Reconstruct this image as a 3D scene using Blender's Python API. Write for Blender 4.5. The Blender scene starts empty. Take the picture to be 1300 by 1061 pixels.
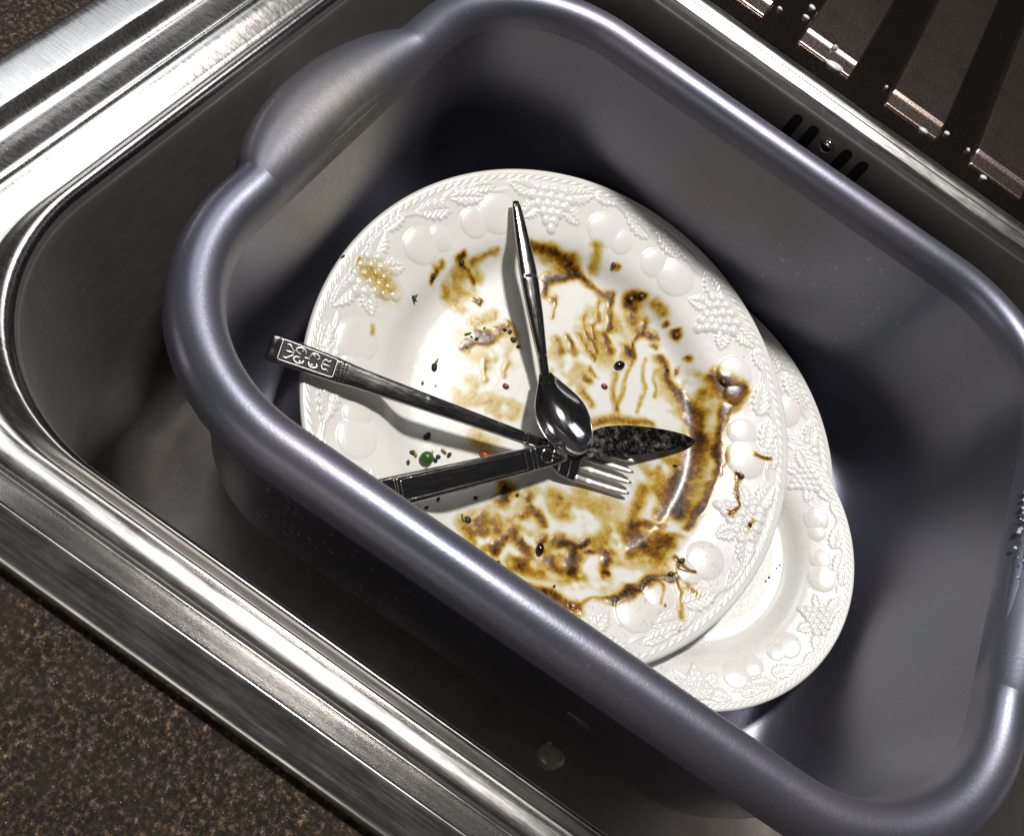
import bpy, bmesh, math, random
import numpy as np
from mathutils import Matrix, Vector

random.seed(7)
rng = np.random.default_rng(11)
scene = bpy.context.scene
col = scene.collection

# ------------------------------------------------------------------ camera
FPX, PCX, PCY = 1150.0, 650.0, 485.5          # focal length and principal point, photograph pixels
TH, PH, CAMH = math.radians(57.0), math.radians(35.5), 0.29
_d = np.array([0, math.cos(TH), -math.sin(TH)])
_r0 = np.array([1.0, 0, 0]); _u0 = np.array([0, math.sin(TH), math.cos(TH)])
_r = math.cos(PH) * _r0 + math.sin(PH) * _u0
_u = -math.sin(PH) * _r0 + math.cos(PH) * _u0
_o = np.array([0, 0, CAMH])
cam_data = bpy.data.cameras.new('camera')
cam = bpy.data.objects.new('camera', cam_data)
col.objects.link(cam)
cam.matrix_world = Matrix(((_r[0], _u[0], -_d[0], _o[0]), (_r[1], _u[1], -_d[1], _o[1]),
                           (_r[2], _u[2], -_d[2], _o[2]), (0, 0, 0, 1)))
cam_data.sensor_fit = 'HORIZONTAL'
cam_data.sensor_width = 36.0
cam_data.lens = 36.0 * FPX / 1300.0
cam_data.shift_y = -(530.5 - PCY) / 1300.0
cam_data.clip_start = 0.01
cam_data.clip_end = 50.0
scene.camera = cam

# ------------------------------------------------------------------ world, lamps, exposure
world = bpy.data.worlds.new('World'); scene.world = world
world.use_nodes = True
wb = world.node_tree.nodes['Background']
wb.inputs[0].default_value = (0.95, 0.97, 1.0, 1)
wb.inputs[1].default_value = 0.025

def area_lamp(name, loc, target, size, power, colour, size_y=None):
    ld = bpy.data.lights.new(name, 'AREA')
    ld.shape = 'DISK' if size_y is None else 'RECTANGLE'
    ld.size = size
    if size_y: ld.size_y = size_y
    ld.energy = power; ld.color = colour
    o = bpy.data.objects.new(name, ld); col.objects.link(o)
    o.location = loc
    o.rotation_euler = (Vector(target) - Vector(loc)).to_track_quat('-Z', 'Y').to_euler()
    return o
area_lamp('ceiling_lamp', (-0.03, 0.70, 1.28), (0.03, 0.25, -0.08), 0.17, 20.0, (1.0, 0.97, 0.93))
area_lamp('added_fill_left', (-0.85, 0.80, 1.15), (0.0, 0.2, 0.0), 0.60, 3.2, (0.90, 0.94, 1.0), 0.50)  # added soft fill that whitens the left flange of the sink
area_lamp('added_fill_near', (-0.25, -1.25, 0.75), (0.05, 0.3, -0.05), 0.90, 2.6, (1.0, 0.95, 0.88), 0.60)  # added weak fill from the near side, lifts the sink's far wall
vs = scene.view_settings
vs.view_transform = 'Standard'; vs.look = 'None'; vs.gamma = 1.0; vs.exposure = 0.1; vs.use_curve_mapping = False

# ------------------------------------------------------------------ helpers
def tag(o, label=None, cat=None, group=None, kind=None):
    if label: o['label'] = label
    if cat: o['category'] = cat
    if group: o['group'] = group
    if kind: o['kind'] = kind
    return o

def empty(name, loc=(0, 0, 0), mtx=None):
    o = bpy.data.objects.new(name, None); col.objects.link(o)
    o.empty_display_size = 0.02
    if mtx is not None: o.matrix_world = mtx
    else: o.location = loc
    return o

def mesh_obj(name, verts, faces, mat, parent=None, smooth=True, attrs=None):
    me = bpy.data.meshes.new(name)
    verts = np.asarray(verts, dtype=np.float32)
    if isinstance(faces, np.ndarray):
        nf, k = faces.shape
        me.vertices.add(len(verts)); me.vertices.foreach_set('co', verts.ravel())
        me.loops.add(nf * k); me.loops.foreach_set('vertex_index', faces.astype(np.int32).ravel())
        me.polygons.add(nf); me.polygons.foreach_set('loop_start', np.arange(0, nf * k, k, dtype=np.int32))
        me.update(calc_edges=True); me.validate()
    else:
        me.from_pydata([tuple(map(float, v)) for v in verts], [], [tuple(map(int, f)) for f in faces])
    if smooth: me.polygons.foreach_set('use_smooth', np.ones(len(me.polygons), dtype=bool))
    if attrs:
        for k_, a in attrs.items():
            at = me.attributes.new(k_, 'FLOAT', 'POINT'); at.data.foreach_set('value', np.asarray(a, dtype=np.float32))
    me.update()
    me.materials.append(mat)
    o = bpy.data.objects.new(name, me); col.objects.link(o)
    if parent is not None: o.parent = parent
    return o

def grid_faces(nr, nc, wrap):
    i = np.arange(nr - 1)[:, None]; j = np.arange(nc if wrap else nc - 1)[None, :]
    j2 = (j + 1) % nc
    a = i * nc + j; b = i * nc + j2; c = (i + 1) * nc + j2; d = (i + 1) * nc + j
    return np.stack([a, b, c, d], -1).reshape(-1, 4)

def ray_plane(px, py, c, n):
    v = _d + (px - PCX) / FPX * _r - (py - PCY) / FPX * _u
    return _o + v * (np.dot(c - _o, n) / np.dot(v, n))

def vnoise(x, y, scale, seed):
    """smooth value noise, 0..1"""
    g = np.random.default_rng(seed).random((128, 128))
    x = x / scale + 500.0; y = y / scale + 500.0
    xi = np.floor(x).astype(int); yi = np.floor(y).astype(int)
    fx = x - xi; fy = y - yi
    fx = fx * fx * (3 - 2 * fx); fy = fy * fy * (3 - 2 * fy)
    a = g[xi % 128, yi % 128]; b = g[(xi + 1) % 128, yi % 128]
    c = g[xi % 128, (yi + 1) % 128]; d = g[(xi + 1) % 128, (yi + 1) % 128]
    return (a * (1 - fx) + b * fx) * (1 - fy) + (c * (1 - fx) + d * fx) * fy

def sstep(a, b, x):
    t = np.clip((x - a) / (b - a), 0, 1)
    return t * t * (3 - 2 * t)

def rrect(x0, x1, y0, y1, r, S=64, K=24):
    pts = []
    def side(p, q):
        for k in range(S):
            t = k / S
            pts.append((p[0] + (q[0] - p[0]) * t, p[1] + (q[1] - p[1]) * t))
    def corner(cx, cy, a0):
        for k in range(K):
            a = math.radians(a0 + 90.0 * k / K)
            pts.append((cx + r * math.cos(a), cy + r * math.sin(a)))
    side((x0 + r, y0), (x1 - r, y0)); corner(x1 - r, y0 + r, -90)
    side((x1, y0 + r), (x1, y1 - r)); corner(x1 - r, y1 - r, 0)
    side((x1 - r, y1), (x0 + r, y1)); corner(x0 + r, y1 - r, 90)
    side((x0, y1 - r), (x0, y0 + r)); corner(x0 + r, y0 + r, 180)
    return np.array(pts)

def catmull(P, n):
    P = np.asarray(P, float); out = []
    Q = np.vstack([2 * P[0] - P[1], P, 2 * P[-1] - P[-2]])
    for i in range(len(P) - 1):
        p0, p1, p2, p3 = Q[i], Q[i + 1], Q[i + 2], Q[i + 3]
        for k in range(n):
            t = k / n
            out.append(0.5 * (2 * p1 + (p2 - p0) * t + (2 * p0 - 5 * p1 + 4 * p2 - p3) * t * t + (3 * p1 - p0 - 3 * p2 + p3) * t ** 3))
    out.append(P[-1]); return np.array(out)

# ------------------------------------------------------------------ materials
class NT:
    def __init__(self, name):
        self.m = bpy.data.materials.new(name); self.m.use_nodes = True
        self.t = self.m.node_tree; self.b = self.t.nodes['Principled BSDF']
        self.out = self.t.nodes['Material Output']
    def n(self, kind, **kw):
        nd = self.t.nodes.new(kind)
        for k, v in kw.items():
            if k in nd.inputs.keys(): nd.inputs[k].default_value = v
            else: setattr(nd, k, v)
        return nd
    def l(self, a, b): self.t.links.new(a, b)
    def set(self, **kw):
        for k, v in kw.items(): self.b.inputs[k.replace('_', ' ')].default_value = v
    def coord(self, scale=(1, 1, 1), rot=(0, 0, 0)):
        tc = self.n('ShaderNodeTexCoord'); mp = self.n('ShaderNodeMapping')
        mp.inputs['Scale'].default_value = scale; mp.inputs['Rotation'].default_value = rot
        self.l(tc.outputs['Object'], mp.inputs['Vector']); return mp.outputs[0]
    def noise(self, vec, scale, detail=4, rough=0.6):
        nd = self.n('ShaderNodeTexNoise'); nd.inputs['Scale'].default_value = scale
        nd.inputs['Detail'].default_value = detail; nd.inputs['Roughness'].default_value = rough
        self.l(vec, nd.inputs['Vector']); return nd
    def ramp(self, fac, stops):
        nd = self.n('ShaderNodeValToRGB'); e = nd.color_ramp.elements
        while len(e) < len(stops): e.new(0.5)
        for el, (p, c) in zip(e, stops): el.position = p; el.color = c if len(c) == 4 else (*c, 1)
        self.l(fac, nd.inputs[0]); return nd.outputs[0]
    def bump(self, height, strength, dist, prev=None):
        nd = self.n('ShaderNodeBump'); nd.inputs['Strength'].default_value = strength; nd.inputs['Distance'].default_value = dist
        self.l(height, nd.inputs['Height'])
        if prev is not None: self.l(prev, nd.inputs['Normal'])
        return nd.outputs[0]
    def rng(self, fac, lo, hi, a=0.0, b=1.0):
        nd = self.n('ShaderNodeMapRange'); self.l(fac, nd.inputs['Value'])
        nd.inputs['From Min'].default_value = a; nd.inputs['From Max'].default_value = b
        nd.inputs['To Min'].default_value = lo; nd.inputs['To Max'].default_value = hi
        return nd.outputs[0]
    def mix(self, fac, a, b, mode='MIX'):
        nd = self.n('ShaderNodeMix'); nd.data_type = 'RGBA'; nd.blend_type = mode
        if isinstance(fac, (int, float)): nd.inputs[0].default_value = fac
        else: self.l(fac, nd.inputs[0])
        for i, v in ((6, a), (7, b)):
            if isinstance(v, tuple): nd.inputs[i].default_value = v if len(v) == 4 else (*v, 1)
            else: self.l(v, nd.inputs[i])
        return nd.outputs[2]

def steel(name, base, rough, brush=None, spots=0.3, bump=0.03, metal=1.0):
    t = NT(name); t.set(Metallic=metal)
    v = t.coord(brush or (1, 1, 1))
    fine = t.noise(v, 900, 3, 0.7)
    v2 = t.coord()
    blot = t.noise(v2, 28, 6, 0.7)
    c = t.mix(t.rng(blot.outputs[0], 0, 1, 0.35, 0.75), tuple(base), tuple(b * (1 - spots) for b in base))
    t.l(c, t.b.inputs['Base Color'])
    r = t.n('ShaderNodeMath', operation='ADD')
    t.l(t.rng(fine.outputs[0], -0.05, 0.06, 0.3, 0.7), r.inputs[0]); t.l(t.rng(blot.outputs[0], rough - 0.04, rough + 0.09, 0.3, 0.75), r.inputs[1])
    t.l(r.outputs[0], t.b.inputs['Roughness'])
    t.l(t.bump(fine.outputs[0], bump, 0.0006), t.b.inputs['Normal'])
    return t.m

M = {}
M['sink_steel'] = steel('sink_steel', (0.60, 0.58, 0.56), 0.24, brush=(0.06, 1, 1), spots=0.25, bump=0.05)
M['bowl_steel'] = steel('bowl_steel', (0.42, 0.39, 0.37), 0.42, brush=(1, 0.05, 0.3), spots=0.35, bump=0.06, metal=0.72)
M['drainer_steel'] = steel('drainer_steel', (0.42, 0.33, 0.29), 0.26, brush=(1, 1, 1), spots=0.55, bump=0.10)
M['scroll_lit_silver'] = steel('scroll_lit_silver', (0.80, 0.78, 0.75), 0.36, spots=0.1)
M['tray_shaded_steel'] = steel('tray_shaded_steel', (0.20, 0.155, 0.13), 0.20, spots=0.7, bump=0.15)  # darker copy of the sink steel, dark reflections put into its base colour
M['cutlery_steel'] = steel('cutlery_steel', (0.48, 0.47, 0.46), 0.11, brush=(0.1, 1, 1), spots=0.2, bump=0.03)


def plastic():
    t = NT('grey_plastic'); v = t.coord()
    n1 = t.n('ShaderNodeTexNoise'); n1.inputs['Scale'].default_value = 1500; n1.inputs['Detail'].default_value = 2
    t.l(v, n1.inputs['Vector'])
    big = t.noise(v, 14, 5, 0.6)
    basec = t.mix(t.rng(big.outputs[0], 0, 1, 0.3, 0.7), (0.165, 0.177, 0.225), (0.205, 0.192, 0.240))
    fleck = t.mix(0.34, basec, n1.outputs['Color'], 'OVERLAY')
    # dried lime scale: pale crust in patches
    cr = t.noise(v, 220, 8, 0.75); patch = t.noise(v, 9, 2, 0.5)
    m = t.n('ShaderNodeMath', operation='MULTIPLY')
    t.l(t.rng(cr.outputs[0], 0, 1, 0.60, 0.68), m.inputs[0]); t.l(t.rng(patch.outputs[0], 0, 0.75, 0.56, 0.66), m.inputs[1])
    c = t.mix(m.outputs[0], fleck, (0.42, 0.41, 0.40))
    tc = t.n('ShaderNodeTexCoord'); dist = t.n('ShaderNodeVectorMath', operation='DISTANCE'); t.l(tc.outputs['Object'], dist.inputs[0]); dist.inputs[1].default_value = (-0.168, -0.012, 0.118)
    film = t.n('ShaderNodeMath', operation='MULTIPLY'); t.l(t.rng(dist.outputs['Value'], 1, 0, 0.02, 0.065), film.inputs[0]); t.l(t.rng(cr.outputs[0], 0.25, 0.9, 0.35, 0.6), film.inputs[1])
    c = t.mix(film.outputs[0], c, (0.30, 0.27, 0.21))
    t.l(c, t.b.inputs['Base Color'])
    gr = t.noise(v, 700, 4, 0.7)
    rr_ = t.rng(big.outputs[0], 0.34, 0.44, 0.3, 0.7); t.l(rr_, t.b.inputs['Roughness'])
    bn = t.bump(gr.outputs[0], 0.12, 0.0006)
    sc = t.noise(t.coord((1, 0.05, 0.4), (0.2, 0.1, 0.7)), 300, 3, 0.6)
    t.l(t.bump(sc.outputs[0], 0.06, 0.0005, bn), t.b.inputs['Normal'])
    t.b.inputs['Metallic'].default_value = 0.75
    return t.m
M['plastic'] = plastic()

def china():
    t = NT('white_china'); v = t.coord()
    n = t.noise(v, 30, 5, 0.6)
    c = t.mix(t.rng(n.outputs[0], 0, 1, 0.35, 0.75), (0.80, 0.79, 0.75), (0.73, 0.71, 0.66))
    t.l(c, t.b.inputs['Base Color'])
    t.set(Roughness=0.22); t.b.inputs['Coat Weight'].default_value = 0.25; t.b.inputs['Coat Roughness'].default_value = 0.06
    w = t.noise(v, 260, 3, 0.5)
    t.l(t.bump(w.outputs[0], 0.10, 0.0008), t.b.inputs['Normal'])
    return t.m
M['china'] = china()

def granite():
    t = NT('granite'); v = t.coord()
    a = t.noise(v, 520, 8, 0.8); b = t.noise(v, 60, 4, 0.6)
    vo = t.n('ShaderNodeTexVoronoi'); vo.inputs['Scale'].default_value = 700; t.l(v, vo.inputs['Vector'])
    c = t.ramp(a.outputs[0], [(0.42, (0.003, 0.0025, 0.002)), (0.51, (0.022, 0.014, 0.009)), (0.59, (0.115, 0.075, 0.045)), (0.68, (0.42, 0.32, 0.23))])
    c2 = t.mix(t.rng(b.outputs[0], 0, 0.5, 0.4, 0.7), c, (0.03, 0.022, 0.012), 'MIX')
    hi = t.ramp(vo.outputs['Distance'], [(0.05, (1, 1, 1)), (0.16, (0, 0, 0))])
    sel = t.noise(v, 330, 1, 0.5)
    m = t.n('ShaderNodeMath', operation='MULTIPLY'); t.l(hi, m.inputs[0]); t.l(t.rng(sel.outputs[0], 0, 1, 0.56, 0.64), m.inputs[1])
    c3 = t.mix(m.outputs[0], c2, (0.50, 0.44, 0.38))
    t.l(c3, t.b.inputs['Base Color']); t.set(Roughness=0.55); t.b.inputs['Specular IOR Level'].default_value = 0.25
    t.l(t.bump(a.outputs[0], 0.5, 0.0012), t.b.inputs['Normal'])
    return t.m
M['granite'] = granite()

def flat(name, colr, rough=0.5, var=0.3, scale=400, bump=0.2, **kw):
    t = NT(name); v = t.coord(); n = t.noise(v, scale, 4, 0.6)
    c = t.mix(t.rng(n.outputs[0], 0, 1, 0.3, 0.7), tuple(colr), tuple(x * (1 - var) for x in colr))
    t.l(c, t.b.inputs['Base Color']); t.set(Roughness=rough)
    t.l(t.bump(n.outputs[0], bump, 0.0006), t.b.inputs['Normal'])
    for k, x in kw.items(): t.b.inputs[k.replace('_', ' ')].default_value = x
    return t.m
M['black'] = flat('slot_shade', (0.004, 0.004, 0.004), 0.8, bump=0.0)
M['tarnish'] = flat('tarnish', (0.010, 0.009, 0.008), 0.6)
M['foam'] = flat('soap_foam', (0.78, 0.76, 0.72), 0.35)
M['scrap'] = flat('soggy_scrap', (0.62, 0.58, 0.44), 0.25, var=0.4)
M['pea'] = flat('green_pea', (0.035, 0.12, 0.010), 0.3)
M['leafgreen'] = flat('pale_green', (0.30, 0.36, 0.05), 0.35)
M['seed'] = flat('black_herb', (0.012, 0.015, 0.006), 0.6, bump=0.8)
M['bean'] = flat('dark_bean', (0.018, 0.004, 0.004), 0.14)
M['carrot'] = flat('carrot', (0.58, 0.13, 0.02), 0.3)
M['redflake'] = flat('red_flake', (0.22, 0.035, 0.015), 0.3)
M['brownbit'] = flat('brown_crumb', (0.10, 0.05, 0.012), 0.3)

def water():
    t = NT('water')
    tr = t.n('ShaderNodeBsdfTransparent'); gl = t.n('ShaderNodeBsdfGlossy'); gl.inputs['Roughness'].default_value = 0.06
    lw = t.n('ShaderNodeLayerWeight'); lw.inputs['Blend'].default_value = 0.25
    mx = t.n('ShaderNodeMixShader'); t.l(t.rng(lw.outputs['Fresnel'], 0.06, 0.45), mx.inputs[0])
    t.l(tr.outputs[0], mx.inputs[1]); t.l(gl.outputs[0], mx.inputs[2]); t.l(mx.outputs[0], t.out.inputs['Surface'])
    return t.m
M['water'] = water()

def gravy():
    t = NT('gravy')
    at = t.n('ShaderNodeAttribute', attribute_name='thickness')
    v = t.coord(); n = t.noise(v, 500, 5, 0.7)
    ad = t.n('ShaderNodeMath', operation='ADD'); t.l(at.outputs['Fac'], ad.inputs[0]); t.l(t.rng(n.outputs[0], -0.10, 0.10, 0.3, 0.7), ad.inputs[1])
    c = t.ramp(ad.outputs[0], [(0.0, (0.74, 0.60, 0.24)), (0.25, (0.68, 0.50, 0.085)), (0.46, (0.44, 0.25, 0.018)), (0.66, (0.21, 0.088, 0.007)), (0.95, (0.035, 0.014, 0.002))])
    t.l(c, t.b.inputs['Base Color'])
    t.set(Roughness=0.26); t.b.inputs['Specular IOR Level'].default_value = 0.40
    t.l(t.bump(n.outputs[0], 0.15, 0.0004), t.b.inputs['Normal'])
    al = t.ramp(at.outputs['Fac'], [(0.02, (0, 0, 0)), (0.20, (0.45, 0.45, 0.45)), (0.45, (0.93, 0.93, 0.93)), (0.8, (1, 1, 1))])
    t.l(al, t.b.inputs['Alpha'])
    return t.m
M['gravy'] = gravy()

# ------------------------------------------------------------------ sink and worktop
SX0, SX1, SY0, SY1 = -0.226, 0.372, 0.034, 0.985
sink = empty('kitchen_sink', (0.07, 0.26, -0.157))
SB = np.array([0.07, 0.26, -0.157])
tag(sink, 'stainless steel inset kitchen sink with ribbed drainer holding the grey washing-up bowl', 'sink')

# worktop with the sink cut-out
W = [(-0.9, -0.5), (1.0, -0.5), (1.0, 1.5), (-0.9, 1.5)]
H = [(SX0 + .004, SY0 + .004), (SX1 - .004, SY0 + .004), (SX1 - .004, SY1 - .004), (SX0 + .004, SY1 - .004)]
vv = [(x, y, -0.0035) for x, y in W] + [(x, y, -0.0035) for x, y in H] + [(x, y, -0.034) for x, y in W] + [(x, y, -0.034) for x, y in H]
ff = []
for k in range(4):
    k2 = (k + 1) % 4
    ff += [(k, k2, 4 + k2, 4 + k), (8 + k2, 8 + k, 12 + k, 12 + k2), (k2, k, 8 + k, 8 + k2), (4 + k, 4 + k2, 12 + k2, 12 + k)]
ct = mesh_obj('worktop', vv, ff, M['granite'], smooth=False); tag(ct, kind='structure')

# rim rings: near y, left x, far y, z, corner radius      (mm)
RINGS = [
    (34.0, -226.0, 985.0, -3.4, 22), (34.3, -225.7, 984.7, -0.5, 22), (35.2, -224.8, 984, 1.6, 22), (37.6, -222, 981.5, 2.6, 23),
    (40.5, -218.5, 978, 3.2, 24), (46.4, -209.5, 969, 4.6, 28), (47.6, -207.6, 967, 4.5, 29), (48.8, -206.2, 965.5, 3.4, 29), (51.2, -201.5, 962, 0.8, 30),
    (54.0, -193.5, 956, -1.7, 31), (55.9, -188.2, 950, -3.1, 33), (56.5, -187.2, 948, -3.1, 34), (57.2, -186.2, 946, -2.2, 36),
    (58.8, -184.0, 467.5, -1.6, 44), (61.5, -180.5, 465.0, -1.5, 52), (64.6, -175.6, 462.4, -2.2, 64), (65.8, -174.0, 461.4, -2.8, 67), (67.2, -172.3, 460.3, -2.8, 69),
    (68.6, -170.6, 459.2, -1.2, 72), (69.8, -169.0, 458.2, -0.1, 74), (71.0, -167.6, 456.8, 0.05, 75), (72.0, -166.4, 451.8, -2.1, 75), (72.7, -165.6, 450.6, -3.8, 75)]
# the side flanges are wider and flatter than the front one: their own heights, mm
ZSIDE = [-3.4, -0.5, 1.6, 2.4, 2.7, 3.0, 2.8, 1.6, -2.6, -1.1, 0.1, -0.3, 0.1, 0.6, 0.1, -1.9, -2.6, -2.8, -1.2, -0.1, 0.05, -1.2, -3.8]
assert len(ZSIDE) == len(RINGS), (len(ZSIDE), len(RINGS))
P = catmull(np.column_stack([np.array(RINGS), ZSIDE]) / 1000.0, 4)
P[:, 2] = np.interp(np.arange(len(P)) / 4.0, np.arange(len(RINGS)), np.array(RINGS)[:, 2] / 1000.0)   # no overshoot across the drainer
def side_weight(S=64, K=24):
    up = np.linspace(0, 1, K, endpoint=False); up = up * up * (3 - 2 * up)
    return np.concatenate([np.zeros(S), up, np.ones(S), 1 - up, np.zeros(S), up, np.ones(S), 1 - up])
SW = side_weight()
verts = []
def mirror_x1(x0): return SX1 + (SX0 - x0)
for (ny, lx, fy, z, r, zs) in P:
    p = rrect(lx, mirror_x1(lx), ny, fy, r)
    verts.append(np.column_stack([p, z + (zs - z) * SW]))
NP = len(verts[0])
verts = np.vstack(verts)
mesh_obj('rim', verts - SB, grid_faces(len(P), NP, True), M['sink_steel'], sink)

# bowl walls and floor
prof = [(0.0, -0.0038), (0.0006, -0.0065), (0.0016, -0.012), (0.004, -0.045), (0.007, -0.085), (0.010, -0.124), (0.014, -0.141), (0.022, -0.1515), (0.034, -0.1555), (0.05, -0.157)]
prof = catmull(prof, 5)
x0, y0, y1, r = -0.1656, 0.0727, 0.4506, 0.075
x1 = mirror_x1(x0)
verts = []
for d, z in prof:
    p = rrect(x0 + d, x1 - d, y0 + d, y1 - d, max(r - d, 0.02)); verts.append(np.column_stack([p, np.full(len(p), z)]))
last = verts[-1]; c = last.mean(0)
for k in range(1, 9):
    q = last + (c - last) * k / 8.0; q[:, 2] = -0.157 - 0.0007 * k / 8; verts.append(q)
nr = len(verts); verts = np.vstack(verts)
basin = mesh_obj('basin', verts - SB, grid_faces(nr, NP, True), M['bowl_steel'], sink)

# drainer tray floor, a sheet laid between the rim beads
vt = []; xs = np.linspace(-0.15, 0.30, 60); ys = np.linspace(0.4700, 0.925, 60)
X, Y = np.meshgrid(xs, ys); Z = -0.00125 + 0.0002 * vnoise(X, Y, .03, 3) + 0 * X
tray = mesh_obj('drainer_tray', np.column_stack([X.ravel(), Y.ravel(), Z.ravel()]) - SB, grid_faces(60, 60, False), M['tray_shaded_steel'], sink)

# drainer ribs: raised strips with a sloping end facet
def rib_mesh(w, y0_, y1_, h):
    xs = np.concatenate([[-w / 2 - .0015], np.linspace(-w / 2, -w / 2 + .0035, 6), np.linspace(-w / 2 + .005, w / 2 - .005, 9), np.linspace(w / 2 - .0035, w / 2, 6), [w / 2 + .0015]])
    ys = np.concatenate([[y0_ - .0012], np.linspace(y0_, y0_ + .003, 6), np.linspace(y0_ + .004, y0_ + .0120, 6), np.linspace(y0_ + .0126, y0_ + .016, 6), np.linspace(y0_ + .02, y1_, 24)])
    X, Y = np.meshgrid(xs, ys)
    e = np.minimum(X + w / 2, w / 2 - X)
    side = sstep(-0.0006, 0.0022, e)
    ramp = 0.0032 * sstep(-0.0008, 0.0018, Y - y0_) + np.interp(Y - y0_, [0, .0118, .0140, .05, .5], [0, .0012, .0024, .0026, .0026])
    Z = side * ramp - 0.0036
    return np.column_stack([X.ravel(), Y.ravel(), Z.ravel()]), grid_faces(len(ys), len(xs), False)
rv, rf = rib_mesh(0.0385, 0.0, 0.42, 0.0066)
first = None
for k, xc in enumerate((0.0375, -0.0215, -0.0805, 0.0975, 0.1555, 0.2145, 0.2735)):
    if first is None:
        first = mesh_obj('drainer_rib', rv, rf, M['drainer_steel'], tray); o = first
    else:
        o = first.copy(); col.objects.link(o); o.parent = tray
    o.location = (xc - SB[0], 0.4845 - SB[1], 0.0 - SB[2])
# overflow: black inserts, the slots' inner shade put into their colour, and the screw
def capsule(name, w, h, depth, mat, parent):
    pts = []
    for k in range(17): a = math.pi * k / 16; pts.append((w / 2 * math.cos(a), h / 2 - w / 2 + w / 2 * math.sin(a)))
    for k in range(17): a = math.pi + math.pi * k / 16; pts.append((w / 2 * math.cos(a), -h / 2 + w / 2 + w / 2 * math.sin(a)))
    n = len(pts)
    v = [(x, 0, z) for x, z in pts] + [(x, depth, z) for x, z in pts]
    f = [tuple(range(n))] + [(k, n + k, n + (k + 1) % n, (k + 1) % n) for k in range(n)]
    return mesh_obj(name, v, f, mat, parent, smooth=False)
for xs_ in (0.0440, 0.0550, 0.0775, 0.0885):
    o = capsule('overflow_slot', 0.0062, 0.026, 0.004, M['black'], basin)
    o.location = Vector((xs_, 0.4478, -0.0255)) - Vector(SB); o.rotation_euler = (math.radians(-4), 0, 0)
bm = bmesh.new(); bmesh.ops.create_uvsphere(bm, u_segments=20, v_segments=12, radius=0.0042)
for v in bm.verts: v.co.y *= 0.55
me = bpy.data.meshes.new('screw'); bm.to_mesh(me); bm.free(); me.materials.append(M['cutlery_steel'])
me.polygons.foreach_set('use_smooth', np.ones(len(me.polygons), dtype=bool))
scr = bpy.data.objects.new('screw', me); col.objects.link(scr); scr.parent = basin
scr.location = Vector((0.0662, 0.4478, -0.0185)) - Vector(SB)

# ------------------------------------------------------------------ washing-up bowl
BX0, BX1, BY0, BY1, BR = -0.1388, 0.2440, 0.1022, 0.4205, 0.084
BC = np.array([(BX0 + BX1) / 2, (BY0 + BY1) / 2, -0.1458]); BROT = math.radians(1.1)
HYC, HHL, HB = 0.2570, 0.0570, 0.0160
TILT = math.radians(-1.7)
tub = empty('washing_up_bowl', (BC[0], BC[1], BC[2] - 0.005)); tub.rotation_euler = (TILT, 0, 0)
tag(tub, 'grey plastic washing-up bowl with rolled rim and grip, standing in the steel sink', 'bowl')
def tub_ring(d, z, bulge):
    p = rrect(BX0 + d, BX1 - d, BY0 + d, BY1 - d, BR - min(d, 0.06))
    q = p.copy()
    u = np.clip(1 - ((p[:, 1] - HYC) / HHL) ** 2, 0, None) ** 0.75
    lft = p[:, 0] < BX0 + 0.05; rgt = p[:, 0] > BX1 - 0.05
    q[lft, 0] -= (HB * bulge * u)[lft]; q[rgt, 0] += (HB * bulge * u)[rgt]
    # long sides belly out slightly
    q -= BC[:2]
    c_, s_ = math.cos(BROT), math.sin(BROT)
    q = np.column_stack([q[:, 0] * c_ - q[:, 1] * s_, q[:, 0] * s_ + q[:, 1] * c_])
    return np.column_stack([q, np.full(len(p), z - BC[2])])
LZ = 0.014
LIP = catmull([(0.0042, -0.0215), (0.0028, -0.0232), (0.0012, -0.0245), (0.0, -0.0240), (-0.0002, -0.0215), (0.0009, -0.0168), (0.0040, -0.0122), (0.0088, -0.0098), (0.0138, -0.0100), (0.0182, -0.0125), (0.0207, -0.0170), (0.0220, -0.0240)], 4)
rings = [tub_ring(d, z, max(0.0, 1 - max(d, 0) / 0.022) ** 0.58) for d, z in LIP + np.array([0, LZ])]
pr = rrect(BX0, BX1, BY0, BY1, BR)
inh_l = (np.abs(pr[:, 1] - HYC) < HHL) & (pr[:, 0] < BX0 + 0.02)
inh_r = (np.abs(pr[:, 1] - HYC) < HHL) & (pr[:, 0] > BX1 - 0.02)
V = np.vstack(rings); F = grid_faces(len(rings), NP, True)
colid = F % NP
def pick(mask): return F[mask[colid].all(1)]
fl, fr = pick(inh_l), pick(inh_r)
rest = F[~(inh_l[colid].all(1) | inh_r[colid].all(1))]
def sub(name, faces, mat, parent):
    u, inv = np.unique(faces, return_inverse=True)
    return mesh_obj(name, V[u], inv.reshape(faces.shape), mat, parent)
sub('rolled_rim', rest, M['plastic'], tub)
sub('handle', fl, M['plastic'], tub); sub('handle', fr, M['plastic'], tub)
inner = catmull([(0.0220, -0.0100), (0.0222, -0.030), (0.0226, -0.070), (0.0236, -0.105), (0.0262, -0.125), (0.032, -0.1365), (0.042, -0.1418), (0.056, -0.1430)], 6)
rings = [tub_ring(d, z, 0.0) for d, z in inner]
last = rings[-1]; c = last.mean(0)
for k in range(1, 9): rings.append(last + (c - last) * k / 8.0)
nI = len(rings)
V = np.vstack(rings); mesh_obj('inner_wall', V, grid_faces(nI, NP, True), M['plastic'], tub)
OW = [(0.0194, -0.008), (0.0197, -0.030), (0.0202, -0.070), (0.0213, -0.105), (0.0240, -0.128)]
outer = catmull([(0.0060, -0.0050), (0.0120, -0.0010), (0.0170, -0.0020)] + OW + [(0.030, -0.1410), (0.040, -0.1455)], 6)
rings = [tub_ring(d, z, 0.0) for d, z in outer]
last = rings[-1]; c = last.mean(0)
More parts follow.
